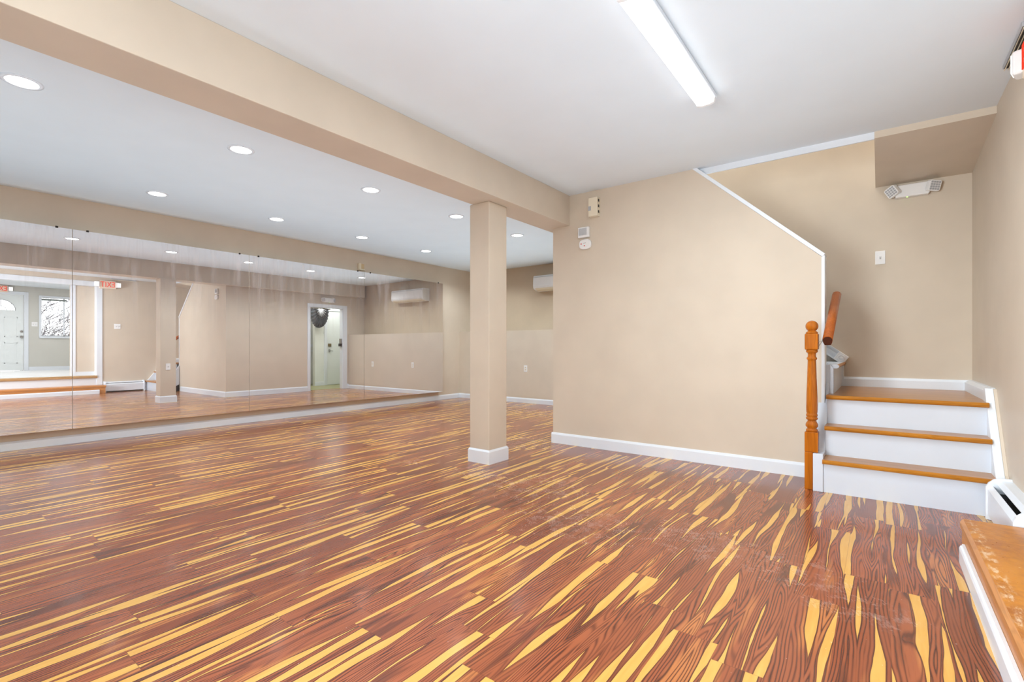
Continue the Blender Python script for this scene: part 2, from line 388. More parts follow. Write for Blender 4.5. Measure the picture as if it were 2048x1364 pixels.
# long LED fixture
t = thing('ceiling_batten_light', 'long narrow white LED batten glowing on the front ceiling', 'ceiling light', (-.865,2.56,H))
B(-.925, -.80, 1.955, 3.165, H-.026, H).build('housing', M_white, t, .006)
mb = MB().prism([(-.918,H-.026),(-.912,H-.052),(-.885,H-.06),(-.84,H-.06),(-.813,H-.052),(-.807,H-.026)], 'y', 1.985, 3.13)
mb.build('diffuser', M_led, t)
for y0, y1 in ((1.965,1.985),(3.13,3.15)):
    MB().prism([(-.92,H-.026),(-.914,H-.055),(-.885,H-.063),(-.84,H-.063),(-.811,H-.055),(-.805,H-.026)], 'y', y0, y1).build('end_cap', M_plas, t)

# ================================================================ STAIRCASE
SX0, SX1 = -.312, .550
st = thing('staircase', 'white staircase with honey oak treads turning at a landing', 'staircase', (.12,4.0,0))
ry = [4.0, 4.17, 4.32]; zt = [.228, .438, ZL]
def nosed_tread(x0, x1, yf, yb, zt_, th=.03):
    p = [(yb,zt_-th),(yf+.006,zt_-th),(yf,zt_-th+.006),(yf-.002,zt_-th/2),(yf,zt_-.006),(yf+.006,zt_),(yb,zt_)]
    mb = MB().prism(p, 'x', x0, x1)
    for i,f in enumerate(mb.f):
        ys_ = [mb.v[q][1] for q in f]
        if max(ys_) < yf+.01: mb.mi[i] = 1
    return mb
for k in range(3):
    B(SX0, SX1, ry[k], ry[k]+.018, (0 if k == 0 else zt[k-1]), zt[k]-.03).build('riser', M_riser, st)
    yb = ry[k+1]+.0 if k < 2 else YB
    nosed_tread(SX0-.004, SX1 if k < 2 else .556, ry[k]-.032, yb, zt[k]).build('tread' if k < 2 else 'landing', [M_oak, M_oakedge], st)
# stringer on the open side, with the void beneath it
P = [(3.985,0),(4.12,0),(4.37,.15),(4.37,.56),(4.47,.66),(4.53,.83),(4.555,.852),(4.58,.86),(4.58,ZL-.03),(4.38,.56),(4.14,.275),(3.985,.262)]
mb = MB().prism([(3.985,0),(4.06,0),(4.362,.155),(4.362,.585),(4.15,.275),(4.125,.262),(3.985,.262)], 'x', -.372, SX0)
mb.build('stringer', M_riser, st, .003)
MB().prism([(4.362,.2),(4.60,.5),(4.60,.86),(4.565,.882),(4.362,.585)], 'x', -.329, SX0).build('landing_skirt', M_riser, st, .003)
B(-.36, -.335, 4.07, 4.36, 0, .2).build('under_stair_shade', M_black, st)  # black sheet standing in for the unlit gap below the stringer
# boxed skirt up the right wall
mb = MB().prism([(3.955,0),(4.1,0),(4.45,.4),(4.45,.735),(4.40,.735),(4.035,.25),(3.955,.2)], 'x', SX1-.002, .588)
mb.build('wall_skirt', M_white, st, .003)
MB().prism([(3.957,0),(4.1,0),(4.45,.4),(4.45,.731),(4.402,.731),(4.037,.246),(3.957,.196)], 'x', .5885, XR-.0005).build('wall_filler', M_wall, st)
MB().prism([(-.349,.60),(-.282,.60),(-.282,.842),(-.302,.868),(-.349,.868)], 'y', 4.462, 4.4805).build('stringer_end', M_riser, st, .002)
# upper flight behind the stair wall
st = thing('upper_stair_flight', 'upper stair flight with oak nosing hidden behind the sloping stair wall', 'stairs', (-.28,4.97,ZL))
ux, run, rise = -.28, .245, .222
for k in range(9):
    x = ux-k*run; z = ZL+k*rise
    ye = YB if k == 0 else YB-.066
    B(x-.018, x, YS+.111, ye, z, z+rise-.03).build('riser', M_riser, st)
    if k < 8:
        mb = MB().prism([(x-run-.005,z+rise-.03),(x+.02,z+rise-.03),(x+.03,z+rise-.022),(x+.034,z+rise-.015),(x+.03,z+rise-.006),(x+.02,z+rise),(x-run-.005,z+rise)], 'y', YS+.118, min(ye, YB-.002))
        
        for i,f in enumerate(mb.f):
            if max(mb.v[q_][0] for q_ in f) > x+.021 and min(mb.v[q_][0] for q_ in f) > x: mb.mi[i] = 1
        mb.build('tread', [M_riser, M_oakedge], st)
B(-.281, -.262, YB-.03, YB-.01, ZL, .872).build('corner_bead', M_white, st)
# fluted trim up the back wall with its rosette block
r = thing('stair_casing', 'white fluted trim board sloping up behind the stairs, ending in a rosette block', 'trim', (-.29,YB,.905))
sl = math.atan2(.222,.245); ca, sa = math.cos(sl), math.sin(sl)
R = Matrix.Translation((-.283, YB, .905)) @ Matrix.Rotation(math.radians(37), 4, 'Y')
mb = MB(); mb.M = R; mb.box(-.045,.045,-.062,0,-.043,.043)
mb.build('corner_block', M_plas, r, .004)
mb = MB(); mb.M = R @ Matrix.Translation((.002,-.062,0)) @ Matrix.Rotation(PI/2, 4, 'X')
mb.lathe([(.030,-.002),(.030,.004),(.025,.006),(.021,.002),(.014,.002),(.011,.006),(.004,.007)], n=24)
mb.build('rosette', M_plas, r)
mb = MB(); mb.M = R
for a, b, d in ((-.043,-.03,.05),(-.03,-.012,.04),(-.012,.012,.045),(.012,.03,.04),(.03,.043,.05)): mb.box(-2.0,-.045,-d,0,a,b)
mb.build('fluted_board', M_white, r)
# skirt under the fluted trim
mb = MB().prism([(-.27,.872),(-.262,.86),(-.285,.86),(-2.4,2.6),(-2.4,2.95)], 'y', YB-.022, YB)
struct('trim_2', mb, M_white, 'white stair skirt on the back wall under the fluted trim', 'trim')
# trim on the cut edge of the stair wall
mb = MB(); mb.box(-.352, -.33, YS-.008, YS+.125, .55, 1.70)
struct('trim_3', mb, M_white, 'white board capping the upright end of the stair wall', 'trim', .003)
a, b = Vector((-.335,0,1.70)), Vector((-1.30,0,H+.012)); t_ = (b-a).normalized(); n_ = Vector((t_.z,0,-t_.x)); n_ = n_ if n_.z > 0 else -n_
q = [a-n_*.016, b-n_*.016, b+n_*.012, a+n_*.012]
mb = MB().prism([(p.x,p.z) for p in q], 'y', YS-.014, YS+.13)
struct('trim_4', mb, M_white, 'white cap board on the sloping top of the stair wall', 'trim', .003)

# newel post
nx, ny = -.384, 4.048
t = thing('newel_post', 'turned orange-stained newel post with a ball top at the stair foot', 'newel post', (nx,ny,0))
w = .041
mb = MB(); mb.box(nx-w,nx+w,ny-w,ny+w,.264,.405); mb.box(nx-w,-.3735,ny-w,ny+w,0,.264)
mb.build('base_block', M_newel, t, .004)
prof = [(.034,.405),(.037,.41),(.037,.42),(.03,.425),(.029,.43),(.038,.442),(.039,.455),(.034,.468),(.026,.48),(.027,.487),(.036,.493),(.037,.503),(.03,.509),(.036,.517),(.036,.527),(.032,.532),
        (.035,.545),(.0355,.58),(.034,.66),(.030,.78),(.026,.90),(.026,.912),(.032,.918),(.032,.928),(.026,.934),(.025,.95),(.026,.962),(.036,.968),(.037,.978),(.034,.985)]
MB().lathe(prof, (nx,ny)).build('turned_shaft', M_newel, t)
B(nx-w,nx+w,ny-w,ny+w,.985,1.10).build('upper_block', M_newel, t, .008, 3)
cz, cr = 1.152, .040
prof = [(.036,1.10),(.038,1.106),(.034,1.112),(.024,1.118)]+[(cr*math.sin(PI-a_), cz+cr*math.cos(PI-a_)) for a_ in [.62+.28*i for i in range(9)]]+[(.004,cz+cr)]
MB().lathe(prof, (nx,ny)).build('ball_finial', M_newel, t)
# handrail
t = thing('handrail', 'short brown wooden handrail tied beside the newel post above the steps', 'handrail', (-.285,4.35,1.2))
A_, B_ = Vector((-.29,4.05,1.047)), Vector((-.272,4.66,1.415)); d = (B_-A_); L_ = d.length
Rm = Matrix.Translation(A_) @ d.to_track_quat('Y','Z').to_matrix().to_4x4()
mb = MB(); mb.M = Rm
pr = [(-.02,-.03),(.02,-.03),(.027,-.012),(.031,.012),(.022,.03),(.008,.036),(-.008,.036),(-.022,.03),(-.031,.012),(-.027,-.012)]
mb.prism(pr, 'y', 0, L_, True); mb.build('rail', M_rail, t)
mb = MB(); mb.M = Rm; mb.prism([(x*.9,z*.9) for x,z in pr], 'y', -.012, .001); mb.build('rail_end', M_railend, t)
m = Rm @ Vector((0,.42,-.03))
MB().tube([(-.352+.015,YS+.08,m.z-.05),(-.33,YS+.06,m.z-.05),(-.30,m.y,m.z-.03),tuple(m)], .006).build('wall_bracket', M_steel, t)
mb = MB(); mb.tube([(nx+w,4.03,1.045),(-.325,4.04,1.04),(-.30,4.07,1.055)], .0018, 6); mb.tube([(nx+w,4.03,1.01),(-.325,4.03,1.035),(-.31,4.07,1.09)], .0018, 6)
mb.build('tie_wire', M_steel, t)

# ================================================================ BASEBOARD HEATER on the right wall
t = thing('baseboard_heater', 'white baseboard heater with dark slot on the wall beside the bottom step', 'heater', (.57,3.6,0))
hy0, hy1 = 3.235, 3.93
MB().box(XR-.004, XR, hy0, hy1, .02, .235).build('back_plate', M_white, t)
MB().prism([(.502,.03),(.509,.03),(.509,.172),(.528,.192),(.524,.197),(.502,.176)], 'y', hy0, hy1).build('front_cover', M_white, t)
MB().prism([(XR,.236),(XR,.228),(.565,.222),(.545,.204),(.542,.210),(.561,.232)], 'y', hy0, hy1).build('top_damper', M_white, t)
mb = MB(); y = hy0+.03
while y < hy1-.03: mb.box(.514,.598,y,y+.0012,.06,.165); y += .009
mb.build('fins', M_fin, t)
B(.512,.60,hy0,hy1,.05,.055).build('inner_tray', M_black, t)
pc = [(.494,.0),(.494,.188),(.506,.214),(.53,.236),(.56,.247),(XR,.246),(XR,0)]
for y0, y1 in ((hy1,hy1+.022),(hy0-.03,hy0)):
    MB().prism(pc, 'y', y0, y1).build('end_cap', M_white, t, .002)

# ================================================================ ENTRY STEPS and opening
t = thing('entry_step', 'low worn orange wood step with white toe strip at the hall opening', 'step', (.45,1.8,0))
ty0, ty1 = .45, 3.19
mb = MB().prism([(.60,.125),(.318,.125),(.311,.135),(.311,.158),(.322,.174),(.60,.176)], 'y', ty0, ty1)
for i,f in enumerate(mb.f):
    if max(mb.v[q][0] for q in f) < .33: mb.mi[i] = 1
mb.build('tread', [M_step, M_stepedge], t)
B(.317,.332,ty0,ty1-.01,0,.125).build('riser', M_stepedge, t)
MB().prism([(.316,0),(.296,0),(.296,.066),(.300,.076),(.306,.080),(.306,.086),(.316,.086)], 'y', ty0, 3.075).build('toe_strip', M_white, t)
t = thing('hall_step', 'upper pale wood step with white riser at the entry hall edge', 'step', (.63,1.8,.18))
B(.606,.622,oy0,oy1,.176,ZH-.06).build('riser', M_white, t)
mb = MB().prism([(.75,ZH-.055),(.578,ZH-.055),(.570,ZH-.045),(.570,ZH-.01),(.58,ZH),(.75,ZH)], 'y', oy0, oy1)
mb.build('tread', M_hallstep, t)
# casing round the opening (seen in the mirror)
mb = MB(); mb.box(XR-.018,XR,oy1-.01,oy1+.09,.176,oz+.09); mb.box(XR-.018,XR,oy0-.09,oy0+.01,0,oz+.09); mb.box(XR-.018,XR,oy0,oy1,oz-.01,oz+.09)
struct('trim_5', mb, M_white, 'white casing round the opening to the entry hall', 'trim', .003)
mb = MB(); mb.box(XR,.75,oy1-.012,oy1,ZH,oz); mb.box(XR,.75,oy0,oy1,oz-.012,oz); mb.box(XR,.75,oy0,oy0+.012,ZH,oz)
struct('trim_6', mb, M_white, 'white lining inside the hall opening', 'trim')
# hall shell
hy = 2.69
mb = MB(); mb.box(.75,.85,hy,3.45,ZH,2.62); mb.box(.75,.85,oy0-1.0,oy0+.2,ZH,2.62); mb.box(.75,.85,oy0,hy,oz,2.62)
struct('wall_hall_front', mb, M_wall, 'narrow tan wall strip just inside the hall opening', 'wall')
mb = MB(); mb.box(.736,.75,hy-.01,hy+.075,ZH,oz-.012); mb.box(.736,.75,hy+.075,oy1,ZH,ZH+.085)
struct('trim_7', mb, M_white, 'white casing and base trim on the narrow hall wall strip', 'trim')
struct('floor_hall', B(.75,XD,-1.2,4.4,ZH-.1,ZH), M_tile, 'pale white floor of the raised entry hall', 'floor')
struct('ceiling_hall', B(.75,XD,-1.2,4.4,2.64,2.7), M_ceil, 'white ceiling of the entry hall', 'ceiling')
mb = MB(); mb.box(.85,XD,4.4,4.5,ZH,2.7); mb.box(.85,XD,-1.3,-1.2,ZH,2.7)
struct('wall_hall_side', mb, M_hallwall, 'grey side walls of the entry hall', 'wall')
# front-door wall with holes for the window and the door
ddy0, ddy1, ddz = 1.70, 2.56, 2.40
wy0, wy1, wz0, wz1 = 2.90, 3.52, 1.31, 2.37
mb = MB()
mb.box(XD,XD+.14,-1.2,ddy0,ZH-.1,2.7); mb.box(XD,XD+.14,ddy0,ddy1,ddz,2.7); mb.box(XD,XD+.14,ddy1,wy0,ZH-.1,2.7)
mb.box(XD,XD+.14,wy0,wy1,ZH-.1,wz0); mb.box(XD,XD+.14,wy0,wy1,wz1,2.7); mb.box(XD,XD+.14,wy1,4.4,ZH-.1,2.7)
struct('wall_hall_end', mb, M_hallwall, 'grey wall with the front door and window', 'wall')
mb = MB(); mb.box(XD-.014,XD,ddy1+.09,4.4,ZH,ZH+.1)
struct('baseboard_hall', mb, M_white, 'white baseboard under the hall window', 'baseboard')
# front door
t = thing('door_1', 'pale panelled front door with half-round fanlight, seen in the mirror', 'door', (XD,2.13,ZH), kind='structure')
mb = MB(); mb.box(XD-.02,XD+.02,ddy1,ddy1+.085,ZH,ddz+.085); mb.box(XD-.02,XD+.02,ddy0-.085,ddy0,ZH,ddz+.085); mb.box(XD-.02,XD+.02,ddy0,ddy1,ddz,ddz+.085)
mb.build('frame', M_white, t, .003)
# door slab with a half-round hole
fy, fz, fr = (ddy0+ddy1)/2, 1.985, .27
X0, X1 = XD+.012, XD+.05
arc = [(fy+fr*math.cos(PI*i/20), fz+fr*math.sin(PI*i/20)) for i in range(21)]
mb = MB()
y0_, y1_, z0_, z1_ = ddy0+.006, ddy1-.006, ZH+.008, ddz-.006
mb.prism([(y0_,z0_),(y1_,z0_),(y1_,fz),(y0_,fz)], 'x', X0, X1)
mb.prism([(y1_,fz),(y1_,z1_),(fy,z1_)]+[arc[i] for i in range(10,-1,-1)], 'x', X0, X1)
mb.prism([(fy,z1_),(y0_,z1_),(y0_,fz)]+[arc[i] for i in range(20,9,-1)], 'x', X0, X1)
mb.build('leaf', M_doorwhite, t)
mb = MB()
for (a0,a1) in ((ddy0+.12,fy-.06),(fy+.06,ddy1-.12)):
    for (b0,b1) in ((ZH+.2,ZH+.75),(ZH+.9,ZH+1.42)):
        for (c0,c1,e0,e1) in ((a0,a1,b0,b0+.018),(a0,a1,b1-.018,b1),(a0,a0+.018,b0,b1),(a1-.018,a1,b0,b1)): mb.box(X0-.006,X0,c0,c1,e0,e1)
mb.build('panel_moulding', M_doorwhite, t)
mb = MB().prism(arc, 'x', XD+.028, XD+.034); mb.build('fanlight_pane', M_glass, t)
mb = MB()
for a_ in (40,90,140):
    a_ = math.radians(a_); mb.tube([(X0-.002,fy+.1*math.cos(a_),fz+.1*math.sin(a_)),(X0-.002,fy+fr*math.cos(a_),fz+fr*math.sin(a_))], .006, 6)
mb.tube([(X0-.002,fy+.1*math.cos(PI*i/12),fz+.1*math.sin(PI*i/12)) for i in range(13)], .006, 6)
mb.tube([(X0-.002,p[0],p[1]) for p in arc], .009, 6)
mb.build('fanlight_bars', M_grey, t)
for nm, zz, rr in (('deadbolt',1.43,.03),('knob',1.285,.034)):
    mb = MB(); mb.M = Matrix.Translation((X0,2.515,zz)) @ Matrix.Rotation(-PI/2,4,'Y')
    mb.lathe([(rr,0),(rr,.008),(rr*.45,.012),(rr*.45,.03),(rr*.85,.04),(rr*.9,.055),(rr*.5,.064)] if nm == 'knob' else [(rr,0),(rr,.012),(rr*.7,.016),(rr*.3,.018)], n=20)
    mb.build(nm, M_steel, t)
# hall window
t = thing('window_1', 'bright hall window with bare twigs outside, seen in the mirror', 'window', (XD,3.2,wz0), kind='structure')
mb = MB(); mb.box(XD-.015,XD+.1,wy0-.05,wy0,wz0-.05,wz1+.05); mb.box(XD-.015,XD+.1,wy1,wy1+.05,wz0-.05,wz1+.05); mb.box(XD-.015,XD+.1,wy0,wy1,wz1,wz1+.05); mb.box(XD-.04,XD+.1,wy0-.05,wy1+.05,wz0-.05,wz0)
mb.build('frame', M_white, t, .003)
mb = MB(); mb.box(XD+.06,XD+.09,3.36,3.385,wz0,wz1); mb.box(XD+.06,XD+.09,wy0,wy1,wz0,wz0+.03)
mb.build('sash', M_white, t)
B(XD+.07,XD+.075,wy0,wy1,wz0,wz1).build('pane', M_glass, t)
mb = MB(); mb.box(XD+.02,XD+.05,wy0+.005,wy1-.1,wz1-.075,wz1-.03); mb.build('rolled_blind', M_shade, t)
# outside
gr = B(XD+.14,XD+9,-4,9,-.1,.02); struct('ground', gr, M_ground, 'pale ground outside the front door', 'ground')
t = thing('shrub', 'bare leafless shrub outside the hall window', 'shrub', (6.6,3.6,.02))
mb = MB()
for k in range(150):
    y = random.uniform(2.6,5.0); x = random.uniform(6.0,7.2); h = random.uniform(1.6,2.9); lean = random.gauss(.35,.35)
    pts = []
    for i in range(7):
        f = i/6; pts.append((x+.2*f*random.uniform(-1,1), y+lean*f*f*1.6+random.gauss(0,.03), .02+h*f))
    mb.tube(pts, [.008*(1-.75*i/6) for i in range(7)], 4)
    for _ in range(4):
        i = random.randint(2,6); p = pts[i]; a_ = random.uniform(-1.2,1.6)
        mb.tube([p,(p[0],p[1]+.18*math.sin(a_)+.1,p[2]+.16),(p[0],p[1]+.38*math.sin(a_)+.2,p[2]+.24)], [.007,.005,.003], 4)
mb.build('branches', M_twig, t)

# ================================================================ STORAGE ROOM behind the doorway
struct('floor_storage', B(XW+.11,-.7,YB+.1,8.9,-.1,.004), M_greenfloor, 'olive floor of the storage room', 'floor')
struct('ceiling_storage', B(XW+.11,-.7,YB+.1,8.9,2.42,2.5), M_ceil, 'white ceiling of the storage room', 'ceiling')
mb = MB(); mb.box(-1.5,-1.4,7.06,7.40,0,2.42); mb.box(-1.5,-1.4,7.40,8.9,2.0,2.42); mb.box(-1.5,-1.4,8.26,8.9,0,2.0); mb.box(-.8,-.7,YB+.1,8.9,0,2.42); mb.box(XW+.11,-.7,8.9,9,0,2.42); mb.box(XW+.01,XW+.11,YU+.1,8.9,0,2.42)
struct('wall_storage_room', mb, M_green, 'pale green walls of the storage room', 'wall')
mb = MB(); mb.box(-1.514,-1.5,7.06,7.32,.004,.1)
struct('baseboard_storage_room', mb, M_white, 'white baseboard inside the storage room', 'baseboard')
mb = MB(); mb.box(-.83,-.8,6.6,8.0,1.02,1.09); mb.box(-.82,-.8,6.6,8.0,.9,.93)
struct('trim_8', mb, M_white, 'white rail on the storage room wall', 'trim')
t = thing('door_2', 'white storage room door with deadbolt and lever, seen in the mirror', 'door', (-1.5,7.8,0), kind='structure')
mb = MB(); mb.box(-1.53,-1.49,7.32,7.40,0,2.07); mb.box(-1.53,-1.49,8.26,8.34,0,2.07); mb.box(-1.53,-1.49,7.40,8.26,1.98,2.07)
mb.build('frame', M_white, t, .004)
B(-1.51,-1.47,7.404,8.256,.01,1.976).build('leaf', M_doorwhite, t, .003)
mb = MB(); mb.box(-1.535,-1.51,7.43,7.52,1.03,1.11); mb.build('deadbolt', M_brass, t, .006)
mb = MB(); mb.box(-1.525,-1.51,7.45,7.49,.88,.96); mb.tube([(-1.525,7.47,.92),(-1.56,7.47,.92),(-1.56,7.55,.91)], .009); mb.build('lever', M_steel, t)
MB().tube([(-1.52,7.40,1.80),(-1.52,7.40,1.90)], .012).build('hinge', M_steel, t)
# doorway casing
mb = MB()
for x0, x1 in ((XW-.016,XW),):
    mb.box(x0,x1,dy0-.07,dy0,0,dz+.07); mb.box(x0,x1,dy1,dy1+.11,0,dz+.07); mb.box(x0,x1,dy0,dy1,dz,dz+.07)
mb.box(XW,XW+.11,dy0,dy0+.012,0,dz); mb.box(XW,XW+.11,dy1-.012,dy1,0,dz); mb.box(XW,XW+.11,dy0,dy1,dz-.012,dz)
struct('trim_9', mb, M_white, 'white casing round the storage doorway', 'trim')
t = thing('lock_hasp', 'dark lock box on the inner jamb of the storage doorway, seen in the mirror', 'lock', (-2.70,7.03,1.1))
B(-2.735,-2.66,6.985,7.038,1.03,1.10).build('lock_case', M_dark, t, .004)
B(-2.73,-2.67,7.0,7.038,1.10,1.22).build('strike_plate', M_steel, t, .003)
# pleated black bag hanging high on the storage wall
t = thing('pleated_bag', 'black pleated half-round bag hanging high in the storage doorway', 'bag', (-1.6,6.9,1.7))
mb = MB(); n = 64; R0 = .25; cy_, cz_, cx_ = 7.09, 2.0, -1.62
vs = []; fs = []
rings = [(0.0,.06),(.3,.09),(.6,.12),(.85,.12),(1.0,.07),(1.03,.0)]
for rr, dd in rings:
    for i in range(n+1):
        a_ = PI+PI*i/n; w_ = .016*(1 if i%4 < 2 else -1)*min(1,rr*1.2)
        vs.append((cx_-dd-w_, cy_+R0*rr*math.cos(a_), cz_+R0*1.9*rr*math.sin(a_)))
for q in range(len(rings)-1):
    for i in range(n): fs.append((q*(n+1)+i,q*(n+1)+i+1,(q+1)*(n+1)+i+1,(q+1)*(n+1)+i))
mb.add(vs, fs); mb.build('pleated_body', M_pleat, t)
mb = MB()
for i in range(9):
    a_ = PI+PI*(i+.5)/9; mb.tube([(cx_-.1,cy_+.03*math.cos(a_),cz_-.0),(cx_-.14,cy_+.5*R0*math.cos(a_),cz_+.8*R0*math.sin(a_))], .011, 5)
mb.build('pale_ribs', M_grey, t)
MB().tube([(cx_-.135,cy_+.62*R0*math.cos(PI+PI*i/16),cz_+1.0*R0*math.sin(PI+PI*i/16)) for i in range(17)], .011, 6).build('rim', M_dark, t)
MB().tube([(cx_-.06,cy_-.27,cz_+.01),(cx_-.06,cy_,cz_+.02),(cx_-.06,cy_+.3,cz_+.01)], .014, 6).build('top_bar', M_brass, t)
mb = MB(); mb.tube([(cx_-.06,cy_,cz_+.02),(cx_-.06,cy_,2.42)], .004, 6); mb.build('cord', M_dark, t)

# ================================================================ WALL DEVICES
def emergency(loc, rot, label):
    r = thing('wall_mounted_emergency_light', label, 'emergency light', (0,0,0))
    MB().prism([(-.115,-.052),(.105,-.052),(.115,-.03),(.115,.04),(.10,.052),(-.10,.052),(-.115,.04)], 'y', -.06, 0).build('housing', M_plas, r, .006)
    for s_ in (-1, 1):
        hm = Matrix.Translation((s_*.135,-.072,.004)) @ Matrix.Rotation(s_*.55,4,'Z') @ Matrix.Rotation(.25,4,'X') @ Matrix.Rotation(s_*.45 if s_ < 0 else .1,4,'Y')
        mb = MB(); mb.M = hm
        mb.prism([(-.046,-.034),(-.036,-.044),(.036,-.044),(.046,-.034),(.046,.034),(.036,.044),(-.036,.044),(-.046,.034)], 'y', -.02, .02)
        h = mb.build('lamp_head', M_plas, r, .003)
        mb = MB(); mb.M = hm
        for i in range(4):
            for j in range(4):
                mb.box(-.037+.0195*i,-.037+.0195*i+.0155,-.0235,-.0195,-.035+.0185*j,-.035+.0185*j+.0145)
        o = mb.build('lens_grid', M_grey, h, .002)
        MB().tube([(s_*.105,-.035,.01),(s_*.135,-.06,.004)], .012).build('swivel', M_plas, r)
    MB().tube([(.0-.035,-.045,-.052),(-.035,-.045,-.056)], .006).build('indicator', M_greenled, r)
    for ch in r.children: pass
    r.location = loc; r.rotation_euler = (0,0,rot)
    return r
e1 = emergency((.225,YB,2.352), 0, 'white twin-head emergency light under the soffit over the stair landing')
e2 = emergency((XW,6.62,2.125), -PI/2, 'white twin-head emergency light above the storage doorway, seen in the mirror')

def plate(c, face, label, kind, w=.072, h=.118, gang=1, group=None):
    """face: outward direction '-y' | '-x'"""
    nm, cat = {'outlet': ('wall_outlet','outlet'), 'switch': ('light_switch','light switch')}[kind]
    r = thing(nm, label, cat, (0,0,0), group)
    W = w if gang == 1 else .118
    MB().box(-W/2,W/2,-.007,0,-h/2,h/2).build('plate', M_plas, r, .003)
    for g in range(gang):
        cx = 0 if gang == 1 else (-.023+.046*g)
        if kind == 'switch':
            MB().box(cx-.006,cx+.006,-.008,-.0065,-.013,.013).build('switch_slot', M_grey, r)
            MB().prism([(-.0065,-.008),(-.022,.006),(-.020,.013),(-.0065,.008)], 'x', cx-.004, cx+.004).build('toggle', M_plas, r)
        else:
            for z_ in (-.02,.02):
                f = MB().box(-.016,.016,-.009,-.0065,z_-.014,z_+.014).build('socket', M_plas2, r, .003)
                mb = MB()
                for x_ in (-.006,.006): mb.box(x_-.0012,x_+.0012,-.0095,-.0088,z_-.005,z_+.006)
                mb.build('slots', M_dark, f)
    r.location = c
    r.rotation_euler = (0,0,0 if face == '-y' else -PI/2)
    return r
plate((.005,YB,1.802), '-y', 'single white light switch on the wall above the stair landing', 'switch')
plate((-5.115,YF,.62), '-y', 'white outlet on the far ledge below the air conditioner end', 'outlet')
plate((-3.72,YF,.615), '-y', 'white outlet on the far ledge hidden behind the stair wall, seen in the mirror', 'outlet')
plate((XR,3.46,1.482), '-x', 'double white switch plate below the exit sign, seen in the mirror', 'switch', gang=2)
plate((XD,2.765,1.635), '-x', 'double white switch plate between front door and window, seen in the mirror', 'switch', gang=2)
plate((-2.886,3.33,.652), '-x', 'white switch low on the mirror side of the column', 'switch')

# siren, speaker, oval alarm on the stair wall
t = thing('wall_mounted_siren', 'tall beige slotted alarm box high on the stair wall beside the beam', 'alarm box', (-2.255,YS,2.39))
B(-2.302,-2.205,YS-.062,YS,2.295,2.478).build('case', M_plas2, t, .004)
for z_ in (2.325,2.38,2.435): MB().box(-2.2055,-2.2035,YS-.045,YS-.02,z_,z_+.026).build('side_slot', M_dark, t)
B(-2.303,-2.272,YS-.0635,YS-.0615,2.352,2.396).build('front_label', M_grey, t)
t = thing('speaker_box', 'small white square speaker on the stair wall below the beam', 'speaker', (-2.372,YS,2.155))
B(-2.436,-2.314,YS-.035,YS,2.105,2.21).build('case', M_plas, t, .006)
mb = MB()
for k in range(8): mb.box(-2.424+.0115*k,-2.424+.0115*k+.007,YS-.037,YS-.0345,2.128,2.198)
mb.build('grille', M_grey, t)
t = thing('wall_mounted_alarm', 'white oval gas alarm on the stair wall below the square speaker', 'alarm', (-2.36,YS,2.037))
def sup(a_, rx, rz, e=.7):
    c, s_ = math.cos(a_), math.sin(a_)
    return (-2.36+rx*abs(c)**e*(1 if c > 0 else -1), 2.037+rz*abs(s_)**e*(1 if s_ > 0 else -1))
pts = [sup(2*PI*i/32,.066,.05) for i in range(32)]
MB().prism(pts, 'y', YS-.032, YS, True).build('case', M_plas, t, .01, 3)
B(-2.403,-2.394,YS-.0335,YS-.0318,2.035,2.05).build('red_mark', M_red, t); B(-2.368,-2.356,YS-.0335,YS-.0318,2.016,2.026).build('red_mark', M_red, t)
B(-2.375,-2.345,YS-.033,YS-.0318,2.046,2.05).build('printed_line', M_grey, t)

# air conditioner
t = thing('wall_mounted_air_conditioner', 'white wall-mounted air conditioner high on the far wall', 'air conditioner', (-4.6,YU,2.19))
ax0, ax1 = -5.14, -4.06
pr = [(YU,2.335),(YU-.165,2.335),(YU-.195,2.325),(YU-.205,2.30),(YU-.212,2.15),(YU-.205,2.105),(YU-.18,2.08),(YU-.10,2.055),(YU,2.05)]
MB().prism(pr, 'x', ax0, ax1).build('casing', M_plas, t, .008)
B(ax0+.012,ax1-.012,YU-.216,YU-.205,2.125,2.295).build('front_panel', M_plas, t, .004)
MB().prism([(YU-.2125,2.297),(YU-.208,2.297),(YU-.208,2.302),(YU-.2115,2.302)], 'x', ax0+.01, ax1-.01).build('intake_slot', M_grey, t)
MB().prism([(YU-.204,2.098),(YU-.182,2.075),(YU-.10,2.05),(YU-.10,2.046),(YU-.186,2.07),(YU-.21,2.097)], 'x', ax0+.05, ax1-.05).build('louvre', M_plas2, t)

